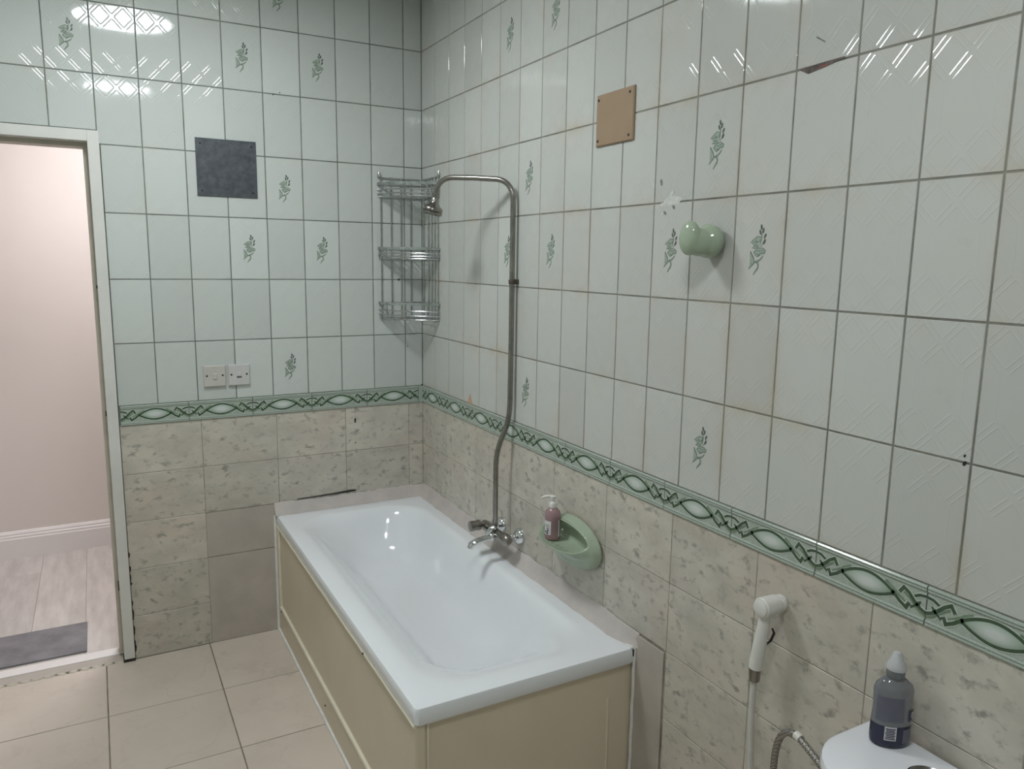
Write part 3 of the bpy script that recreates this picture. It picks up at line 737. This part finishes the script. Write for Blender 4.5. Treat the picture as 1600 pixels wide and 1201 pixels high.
P += bez((ax + ux * (e - 0.075), ay + uy * (e - 0.075), rz + 0.010), (ax + ux * (e - 0.004), ay + uy * (e - 0.004), rz + 0.010), (ax + ux * (e + 0.002), ay + uy * (e + 0.002), rz - 0.062), 8)
MB().tube([L(*p) for p in P], 0.0098, 14).build('riser_pipe', 'chrome_d', mx, smooth=True)
cl = MB(); cl.tube([L(ax + 0.012, ay - 0.008, 1.603), L(ax + 0.020, ay - 0.010, 1.603)], 0.006, 8); cl.lathe([(0.0125, -0.008), (0.0135, -0.004), (0.0135, 0.004), (0.0125, 0.008)], 14, 'z', L(ax, ay, 1.603)); cl.box(0.014, 0.030, -0.022, -0.0005, 0.944, 0.962)
cl.build('pipe_clip', 'rusty', mx, smooth=True)
hp = Vector(L(ax + ux * (e + 0.002), ay + uy * (e + 0.002), rz - 0.064))
sh = MB(); sh.M = Matrix.Translation(hp) @ Matrix.Rotation(math.radians(-10), 4, 'X') @ Matrix.Rotation(math.radians(9), 4, 'Y')
sh.lathe([(0.010, 0.004), (0.0125, 0.0), (0.0135, -0.010), (0.015, -0.016), (0.026, -0.026), (0.036, -0.033), (0.0385, -0.037), (0.0385, -0.044), (0.036, -0.046), (0.039, -0.049), (0.039, -0.056), (0.036, -0.059)], 28)
so = sh.build('shower_head', 'chrome_d', mx, smooth=True)
sf = MB(); sf.M = sh.M.copy(); sf.lathe([(0.035, -0.0585), (0.034, -0.0605), (0.004, -0.061)], 28); sf.build('spray_face', 'black', so, smooth=True)

# ------------------------------------------------------------------ corner wire caddy
cd = thing('corner_wire_caddy', 'three tier chrome wire corner caddy beside the shower head', 'caddy', (0, 0, 1.38))
def wire(pts, r, nm, par, m='steel'): return MB().tube(pts, r, 8).build(nm, m, par, smooth=True)
w = 0.0031
for x in (-0.200, -0.152, -0.105, -0.058): wire([(x, -0.006, 0.035), (x, -0.006, 0.66)], w, 'upright_wire', cd)
for y in (-0.034, -0.092, -0.130, -0.165, -0.200): wire([(-0.006, y, 0.035), (-0.006, y, 0.66)], w, 'upright_wire', cd)
wire([(-0.204, -0.006, 0.655), (-0.012, -0.006, 0.655), (-0.006, -0.012, 0.655), (-0.006, -0.204, 0.655)], w, 'back_rail', cd)
for x, y in ((-0.206, -0.004), (-0.004, -0.206)):
    MB().lathe([(0.008, 0.0), (0.010, 0.004), (0.004, 0.026)], 10, 'z', (x, y, 0.655)).build('hanging_hook', 'steel', cd, smooth=True)
def arc(r, z, n=18, bow=0.0):
    """front rail swinging from the back wall to the right wall"""
    P = []
    for i in range(n + 1):
        a = math.pi / 2 * i / n
        k = r * (1.0 - 0.13 * math.sin(2 * a))
        P.append((-k * math.cos(a) - 0.004, -k * math.sin(a) - 0.004, z))
    return P
for zt, ht in ((0.628, 0.056), (0.345, 0.045), (0.100, 0.070)):
    bk = MB()
    lo = arc(0.205, zt - ht)
    bk.tube(lo, 0.0032, 8); bk.tube([(-0.204, -0.006, zt - ht), (-0.008, -0.006, zt - ht), (-0.006, -0.008, zt - ht), (-0.006, -0.204, zt - ht)], 0.003, 8)
    bo = bk.build('basket', 'steel', cd, smooth=True)
    # flat polished band and rails of the basket front
    up = arc(0.213, zt); band = MB()
    band.loft([[(p[0], p[1], zt + 0.006), (p[0] * 0.985, p[1] * 0.985, zt + 0.006), (p[0] * 0.985, p[1] * 0.985, zt - 0.006), (p[0], p[1], zt - 0.006)] for p in up])
    band.build('front_band', 'steel', bo, smooth=True)
    for f in (0.45, 0.75): wire(arc(0.210, zt - ht * f), w, 'front_rail', bo)
    wire([(-0.21, -0.006, zt), (-0.008, -0.006, zt), (-0.006, -0.008, zt), (-0.006, -0.21, zt)], w, 'rear_rail', bo)
    for i in range(1, 8):
        d = 0.205 * i / 8.0
        # floor wires parallel to the right wall
        rad = 0.205 * 0.93
        yy = -math.sqrt(max(0.0, rad * rad - d * d)) if d < rad else -0.01
        wire([(-d, -0.006, zt - ht), (-d, min(yy, -0.012), zt - ht)], 0.0018, 'floor_wire', bo)
    for i in (3, 9, 15):
        q0, q1 = up[i], lo[i]; wire([q0, (q1[0], q1[1], zt - ht)], w, 'front_stay', bo)

# ------------------------------------------------------------------ plates and switches
gp = thing('steel_cover_plate', 'square galvanised blue grey cover plate on the back wall tiles', 'cover plate', (-0.849, 0, 2.031))
MB().plate(-0.1165, 0.1165, -0.1130, 0.1130, -0.0008, -0.0045, 0.0008).build('plate', 'galv', gp)
for x in (-0.098, 0.098):
    for z in (-0.092, 0.092): MB().lathe([(0.0045, -0.0043), (0.004, -0.0058), (0.002, -0.0060)], 10, 'y', (x, 0, z)).build('screw', 'black', gp)
tp = thing('tan_cover_plate', 'tan plastic blanking plate with four dark screws on the right wall', 'cover plate', (0, -1.490, 2.091), RW)
MB().plate(-0.090, 0.090, -0.0735, 0.0735, -0.0008, -0.0075, 0.003).build('plate', 'tan', tp)
for x in (-0.078, 0.072):
    for z in (-0.058, 0.058): MB().lathe([(0.0042, -0.0073), (0.0042, -0.0085), (0.002, -0.0088)], 10, 'y', (x, 0, z)).build('screw', 'black', tp)
def switch(x, label, rocker):
    t = thing('wall_switch', label, 'switch', (x, 0, 1.1845), 0, 'white switches by the doorway')
    MB().plate(-0.0435, 0.0435, -0.0445, 0.0445, -0.0008, -0.011, 0.003).build('plate', 'switch_c' if rocker else 'switch_w', t)
    for u in (-0.031, 0.031): MB().lathe([(0.0042, -0.0108), (0.0038, -0.0118), (0.001, -0.0119)], 10, 'y', (u, 0, 0.002)).build('screw', 'black', t)
    if rocker:
        r = MB().plate(-0.0085, 0.0085, -0.0135, 0.0135, -0.0105, -0.0150, 0.002); o = r.build('rocker', 'switch_c', t); o.rotation_euler = (math.radians(4), 0, 0)
    else:
        MB().plate(-0.009, 0.009, -0.006, 0.012, -0.0105, -0.0140, 0.002).build('rocker', 'switch_w', t)
        MB().plate(-0.010, 0.010, -0.0115, -0.008, -0.0105, -0.0125, 0.0006).build('slot', 'black', t)
switch(-0.9345, 'yellowed white light switch with a square rocker, nearer the door frame', True)
switch(-0.8375, 'whiter wall switch with a dark slot, farther from the door frame', False)

# ------------------------------------------------------------------ ceramic robe hook
hk = MB()
def blob(c, r, n=20, m=14):
    rings = []
    for j in range(1, m):
        a = math.pi * j / m; rings.append([(c[0] + r[0] * math.sin(a) * math.cos(2 * math.pi * i / n), c[1] + r[1] * math.sin(a) * math.sin(2 * math.pi * i / n), c[2] + r[2] * math.cos(a)) for i in range(n)])
    hk.loft(rings)
blob((0.004, -0.020, 0.0), (0.046, 0.032, 0.042)); blob((0.002, -0.045, -0.004), (0.034, 0.034, 0.034)); blob((-0.006, -0.070, 0.006), (0.032, 0.021, 0.043))
ho = hk.build('robe_hook', 'sage', smooth=True)
rm = ho.modifiers.new('remesh', 'REMESH'); rm.mode = 'VOXEL'; rm.voxel_size = 0.003; rm.use_smooth_shade = True
sm = ho.modifiers.new('smooth', 'SMOOTH'); sm.factor = 0.5; sm.iterations = 14
ho.location = (-0.0075, -1.922, 1.733); ho.rotation_euler = (0, 0, RW)
tag(ho, 'sage green glazed ceramic robe hook on the right wall', 'hook')

# ------------------------------------------------------------------ soap dish
sd = MB(); N = 40
def ringf(f): return [f(2 * math.pi * i / N) for i in range(N)]
def rim(a, k=1.0, dz=0.0, dx=0.0):
    c, s = math.cos(a), math.sin(a)
    if s >= 0: return (0.128 * k * c, -0.046 + dx, 0.030 + 0.040 * k * s + dz)
    q = abs(s) ** 0.9; f = 1 - (1 - abs(s)) ** 2
    return (0.128 * k * c, -0.046 + dx - 0.066 * k * q, 0.030 - 0.026 * f + dz)
def ud(a, up, dn):
    sn = math.sin(a); w_ = abs(sn); return up(sn) if sn >= 0 else dn(w_)
outer0 = ringf(lambda a: (0.156 * math.cos(a), 0.0, 0.086 * math.sin(a)))
outer1 = ringf(lambda a: (0.155 * math.cos(a), -0.012, 0.085 * math.sin(a)))
outer2 = ringf(lambda a: (0.150 * math.cos(a), -0.034, ud(a, lambda q: 0.081 * q, lambda q: -0.074 * q)))
outer2b = ringf(lambda a: (0.141 * math.cos(a), -0.044, ud(a, lambda q: 0.012 + 0.064 * q, lambda q: 0.012 - 0.044 * q)))
outer3 = ringf(lambda a: (0.134 * math.cos(a), ud(a, lambda q: -0.047, lambda q: -0.047 - 0.052 * q ** 0.9), ud(a, lambda q: 0.026 + 0.047 * q, lambda q: 0.026 - 0.034 * (1 - (1 - q) ** 2))))
r0 = ringf(lambda a: (0.156 * math.cos(a), 0.0, 0.090 * math.sin(a)))
outer1 = ringf(lambda a: (0.155 * math.cos(a), -0.012, 0.089 * math.sin(a)))
outer2 = ringf(lambda a: (0.149 * math.cos(a), -0.034 - (0.020 * max(0, -math.sin(a))), 0.083 * math.sin(a) if math.sin(a) > 0 else 0.066 * math.sin(a)))
outer3 = ringf(lambda a: (rim(a, 1.06)[0], rim(a, 1.03)[1] + 0.004, rim(a, 1.06)[2] - (0.014 * max(0, -math.sin(a)))))
r0 = ringf(lambda a: rim(a, 1.02)); r1 = ringf(lambda a: rim(a, 0.97, -0.001 if math.sin(a) < 0 else 0))
r2 = ringf(lambda a: (0.119 * math.cos(a), -0.034 if math.sin(a) >= 0 else -0.034 - 0.066 * abs(math.sin(a)) ** 0.9, 0.022 + 0.042 * math.sin(a) if math.sin(a) >= 0 else 0.022 - 0.022 * (1 - (1 - abs(math.sin(a))) ** 2)))
r3 = ringf(lambda a: (0.106 * math.cos(a), -0.014 if math.sin(a) >= 0 else -0.014 - 0.068 * abs(math.sin(a)), 0.000 + 0.048 * math.sin(a) if math.sin(a) >= 0 else -0.004))
r4 = ringf(lambda a: (0.060 * math.cos(a), -0.013 if math.sin(a) >= 0 else -0.013 - 0.030 * abs(math.sin(a)), 0.012 * math.sin(a) - 0.004 if math.sin(a) >= 0 else -0.005))
sd.loft([outer0, outer1, outer2, outer2b, outer3, r0, r1, r2, r3, r4])
so = thing('soap_dish', 'sage green ceramic soap dish scoop fixed to the beige tiles', 'soap dish', (-0.0012, -1.357, 0.766), RW)
sd.build('dish', 'sage', so, smooth=True, sub=2)
for i in range(6):
    x = 0.08 - 0.026 * i; MB().tube([(x, -0.088, -0.0015), (x - 0.004, -0.070, -0.0040)], 0.0022, 6).build('drain_rib', 'sage', so, smooth=True)

# ------------------------------------------------------------------ pink soap bottle on the dish
pb = thing('soap_bottle', 'small pink hand soap pump bottle standing on the green soap dish', 'bottle', (-0.062, -1.298, 0.7640), math.radians(-35))
pb.scale = (0.95, 0.95, 0.93)
MB().lathe([(0.020, 0.0), (0.0265, 0.003), (0.0275, 0.010), (0.0268, 0.050), (0.0272, 0.072), (0.0282, 0.088), (0.026, 0.102), (0.018, 0.112), (0.011, 0.117), (0.010, 0.120)], 28).build('body', 'pink', pb, smooth=True)
MB().lathe([(0.013, 0.117), (0.0135, 0.119), (0.0135, 0.134), (0.011, 0.137), (0.006, 0.138), (0.006, 0.150), (0.010, 0.151), (0.0105, 0.158), (0.004, 0.161)], 20).build('pump', 'white_pl', pb, smooth=True)
MB().tube([(0.0, 0.0, 0.156), (-0.018, 0, 0.157), (-0.032, 0, 0.154), (-0.040, 0, 0.148)], [0.006, 0.0052, 0.0045, 0.0035], 10).build('nozzle', 'white_pl', pb, smooth=True)
def curved(r, a0, a1, z0, z1, th=0.0005, n=8, sx=1.0, sy=1.0):
    b = MB(); rings = []
    for i in range(n + 1):
        a = a0 + (a1 - a0) * i / n; c, s = math.cos(a), math.sin(a)
        rings.append([(r * c * sx, r * s * sy, z0), ((r + th) * c * sx, (r + th) * s * sy, z0), ((r + th) * c * sx, (r + th) * s * sy, z1), (r * c * sx, r * s * sy, z1)])
    b.loft(rings); return b
d2 = math.radians
lo = curved(0.0277, d2(205), d2(262), 0.022, 0.072).build('label', 'lab_w', pb, smooth=True)
q = MB()
for (a0, a1, z0, z1) in ((213, 224, 0.027, 0.036), (228, 240, 0.024, 0.034), (230, 246, 0.036, 0.041), (226, 244, 0.044, 0.047), (215, 250, 0.052, 0.0535), (215, 246, 0.057, 0.0585)):
    t = curved(0.0281, d2(a0), d2(a1), z0, z1); o = len(q.v); q.v += t.v; q.f += [tuple(i + o for i in f) for f in t.f]; q.mi += t.mi
q.build('label_print', 'lab_d', lo)
curved(0.0277, d2(318), d2(334), 0.014, 0.074).build('label', 'lab_w', pb, smooth=True)

# ------------------------------------------------------------------ cistern and the things by it
ci = thing('toilet_cistern', 'white toilet cistern under the blue grey soap bottle', 'cistern', (0, -2.66, 0.40))
def dring(hx0, hx1, hy, r, z, n=8):
    """plan outline: flat at the wall (x=hx1), rounded towards the room"""
    P = [(hx1, hy, z)]
    for i in range(n + 1):
        a = math.pi / 2 + math.pi / 2 * i / n; P.append((hx0 + r + r * math.cos(a), hy - r + r * math.sin(a), z))
    for i in range(n + 1):
        a = math.pi + math.pi / 2 * i / n; P.append((hx0 + r + r * math.cos(a), -hy + r + r * math.sin(a), z))
    P.append((hx1, -hy, z)); return P
b = MB(); b.loft([dring(-0.190, -0.012, 0.165, 0.05, 0.0), dring(-0.205, -0.010, 0.178, 0.06, 0.20), dring(-0.210, -0.010, 0.182, 0.07, 0.325)]); b.build('tank', 'porc', ci, smooth=True)
b = MB(); b.loft([dring(-0.222, -0.008, 0.192, 0.105, 0.326), dring(-0.232, -0.006, 0.199, 0.115, 0.332), dring(-0.235, -0.006, 0.201, 0.117, 0.348), dring(-0.231, -0.007, 0.199, 0.115, 0.358), dring(-0.220, -0.009, 0.190, 0.108, 0.364), dring(-0.15, -0.03, 0.14, 0.06, 0.3655)])
lid = b.build('lid', 'porc', ci, smooth=True)
MB().lathe([(0.040, 0.364), (0.040, 0.369), (0.037, 0.3705), (0.034, 0.368), (0.033, 0.3665)], 32, o=(-0.090, 0.020, 0)).build('button_ring', 'chrome_d', lid, smooth=True)
MB().lathe([(0.032, 0.364), (0.032, 0.3675), (0.029, 0.369), (0.005, 0.3685)], 32, o=(-0.090, 0.020, 0)).build('flush_button', 'chrome', lid, smooth=True)

bb = thing('soap_bottle', 'smoky blue soap bottle with frosted cap standing on the white cistern', 'bottle', (-0.052, -2.530, 0.7657), math.radians(-28))
SX, SY = 1.0, 0.68
MB().lathe([(0.032, 0.0), (0.037, 0.004), (0.0385, 0.014), (0.0380, 0.046)], 32, sx=SX, sy=SY).build('soap_level', 'navy', bb, smooth=True)
MB().lathe([(0.0380, 0.0462), (0.0365, 0.070), (0.0372, 0.100), (0.0375, 0.112), (0.034, 0.122), (0.022, 0.133), (0.0165, 0.137), (0.016, 0.140)], 32, sx=SX, sy=SY).build('body', 'smoke', bb, smooth=True)
MB().lathe([(0.0165, 0.138), (0.017, 0.140), (0.017, 0.152), (0.0165, 0.154)], 24).build('collar', 'smoke', bb, smooth=True)
MB().lathe([(0.019, 0.154), (0.0195, 0.157), (0.017, 0.163), (0.012, 0.172), (0.009, 0.182), (0.006, 0.187), (0.002, 0.188)], 24).build('cap', 'frost', bb, smooth=True)
lb = curved(0.0385, d2(235), d2(268), 0.018, 0.046, 0.0006, 8, SX, SY).build('label', 'lab_w', bb, smooth=True)
q = MB()
for i in range(7):
    z = 0.0205 + i * 0.0034; t = curved(0.0389, d2(238 + (i % 3)), d2(265 - (i * 2) % 4), z, z + 0.0021, 0.0006, 5, SX, SY); o = len(q.v); q.v += t.v; q.f += [tuple(k + o for k in f) for f in t.f]; q.mi += t.mi
q.build('label_print', 'lab_d', lb)
curved(0.0378, d2(200), d2(285), 0.056, 0.105, 0.0005, 12, SX, SY).build('printed_panel', 'lilac', bb, smooth=True)
ob = curved(0.0384, d2(303), d2(338), 0.056, 0.078, 0.0006, 8, SX, SY).build('badge', 'lab_d', bb, smooth=True)
q = MB(); rings = []
for i in range(20):
    a = 2 * math.pi * i / 20
    def pt(rad, th):
        an = d2(322) + rad * 9.0 * math.cos(a) * 2.2; z = 0.067 + rad * math.sin(a)
        return ((0.0392 + th) * math.cos(an) * SX, (0.0392 + th) * math.sin(an) * SY, z)
    rings.append([pt(0.0065, 0), pt(0.0065, 0.0004), pt(0.0042, 0.0004), pt(0.0042, 0)])
q.loft(rings + [rings[0]], False, False); q.build('badge_ring', 'lab_w', ob, smooth=True)
curved(0.0386, d2(288), d2(325), 0.012, 0.040, 0.0005, 8, SX, SY).build('printed_panel', 'lilac', bb, smooth=True)

# ---- bidet sprayer
sp = thing('bidet_sprayer', 'white handheld bidet sprayer hanging on the right wall with its hose', 'sprayer', (0, -2.205, 0.905), RW)
MB().lathe([(0.020, -0.001), (0.020, -0.010), (0.012, -0.014), (0.012, -0.022)], 20, 'y').build('wall_holder', 'white_pl', sp, smooth=True)
MB().lathe([(0.019, -0.016), (0.0225, -0.019), (0.0235, -0.030), (0.0240, -0.055), (0.0235, -0.064), (0.0215, -0.066)], 28, 'y').build('spray_head', 'white_pl', sp, smooth=True)
MB().lathe([(0.0195, -0.064), (0.0195, -0.0695), (0.017, -0.071), (0.002, -0.0712)], 28, 'y').build('spray_face', 'white_pl', sp, smooth=True)
MB().tube([(0.0, -0.048, -0.012), (-0.002, -0.050, -0.040), (-0.007, -0.052, -0.085), (-0.013, -0.054, -0.140), (-0.0145, -0.0545, -0.156)], [0.0125, 0.0135, 0.0150, 0.0160, 0.0155], 18).build('handle', 'white_pl', sp, smooth=True)
MB().tube([(0.005, -0.030, -0.055), (0.008, -0.026, -0.066), (0.004, -0.030, -0.085), (-0.003, -0.038, -0.098)], [0.0022, 0.0030, 0.0030, 0.0018], 8).build('trigger', 'black', sp, smooth=True)
MB().lathe([(0.0150, -0.154), (0.0145, -0.160), (0.0125, -0.188), (0.010, -0.190)], 10, 'z', (-0.0150, -0.0545, 0)).build('collar', 'chrome_d', sp, smooth=False)
hp = [(-0.0155, -0.0545, -0.186), (-0.016, -0.055, -0.22), (-0.014, -0.056, -0.30), (-0.006, -0.057, -0.40), (0.006, -0.058, -0.50), (0.016, -0.058, -0.62), (0.02, -0.056, -0.74), (0.02, -0.04, -0.80), (0.02, -0.012, -0.82)]
MB().tube(hp, 0.0075, 12).build('hose', 'hose', sp, smooth=True)
MB().lathe([(0.024, -0.001), (0.022, -0.008), (0.010, -0.012), (0.010, -0.03)], 16, 'y', (0.02, 0, -0.82)).build('hose_outlet', 'chrome', sp, smooth=True)
# ---- braided supply hose
bh = thing('braided_hose', 'braided steel supply hose looping from the wall to the cistern', 'hose', (0, -2.30, 0.10))
P = [(-0.012, -0.010, 0.02), (-0.05, -0.010, 0.03), (-0.075, -0.004, 0.10), (-0.08, 0.008, 0.30), (-0.08, 0.014, 0.42)] + bez((-0.08, 0.014, 0.46), (-0.085, 0.012, 0.585), (-0.09, -0.055, 0.580), 8) + [(-0.095, -0.095, 0.567), (-0.10, -0.135, 0.553), (-0.105, -0.168, 0.540)]
MB().tube(P, 0.0078, 12).build('hose', 'braid', bh, smooth=True)
MB().tube([(-0.0885, -0.045, 0.5808), (-0.0905, -0.060, 0.5790)], 0.0098, 12).build('ferrule_ring', 'white_pl2', bh, smooth=True)
MB().tube([(-0.102, -0.150, 0.5475), (-0.1065, -0.180, 0.5365)], 0.0105, 8).build('end_nut', 'chrome', bh)
MB().tube([(-0.001, -0.010, 0.02), (-0.020, -0.010, 0.02)], 0.014, 8).build('end_nut', 'chrome', bh)
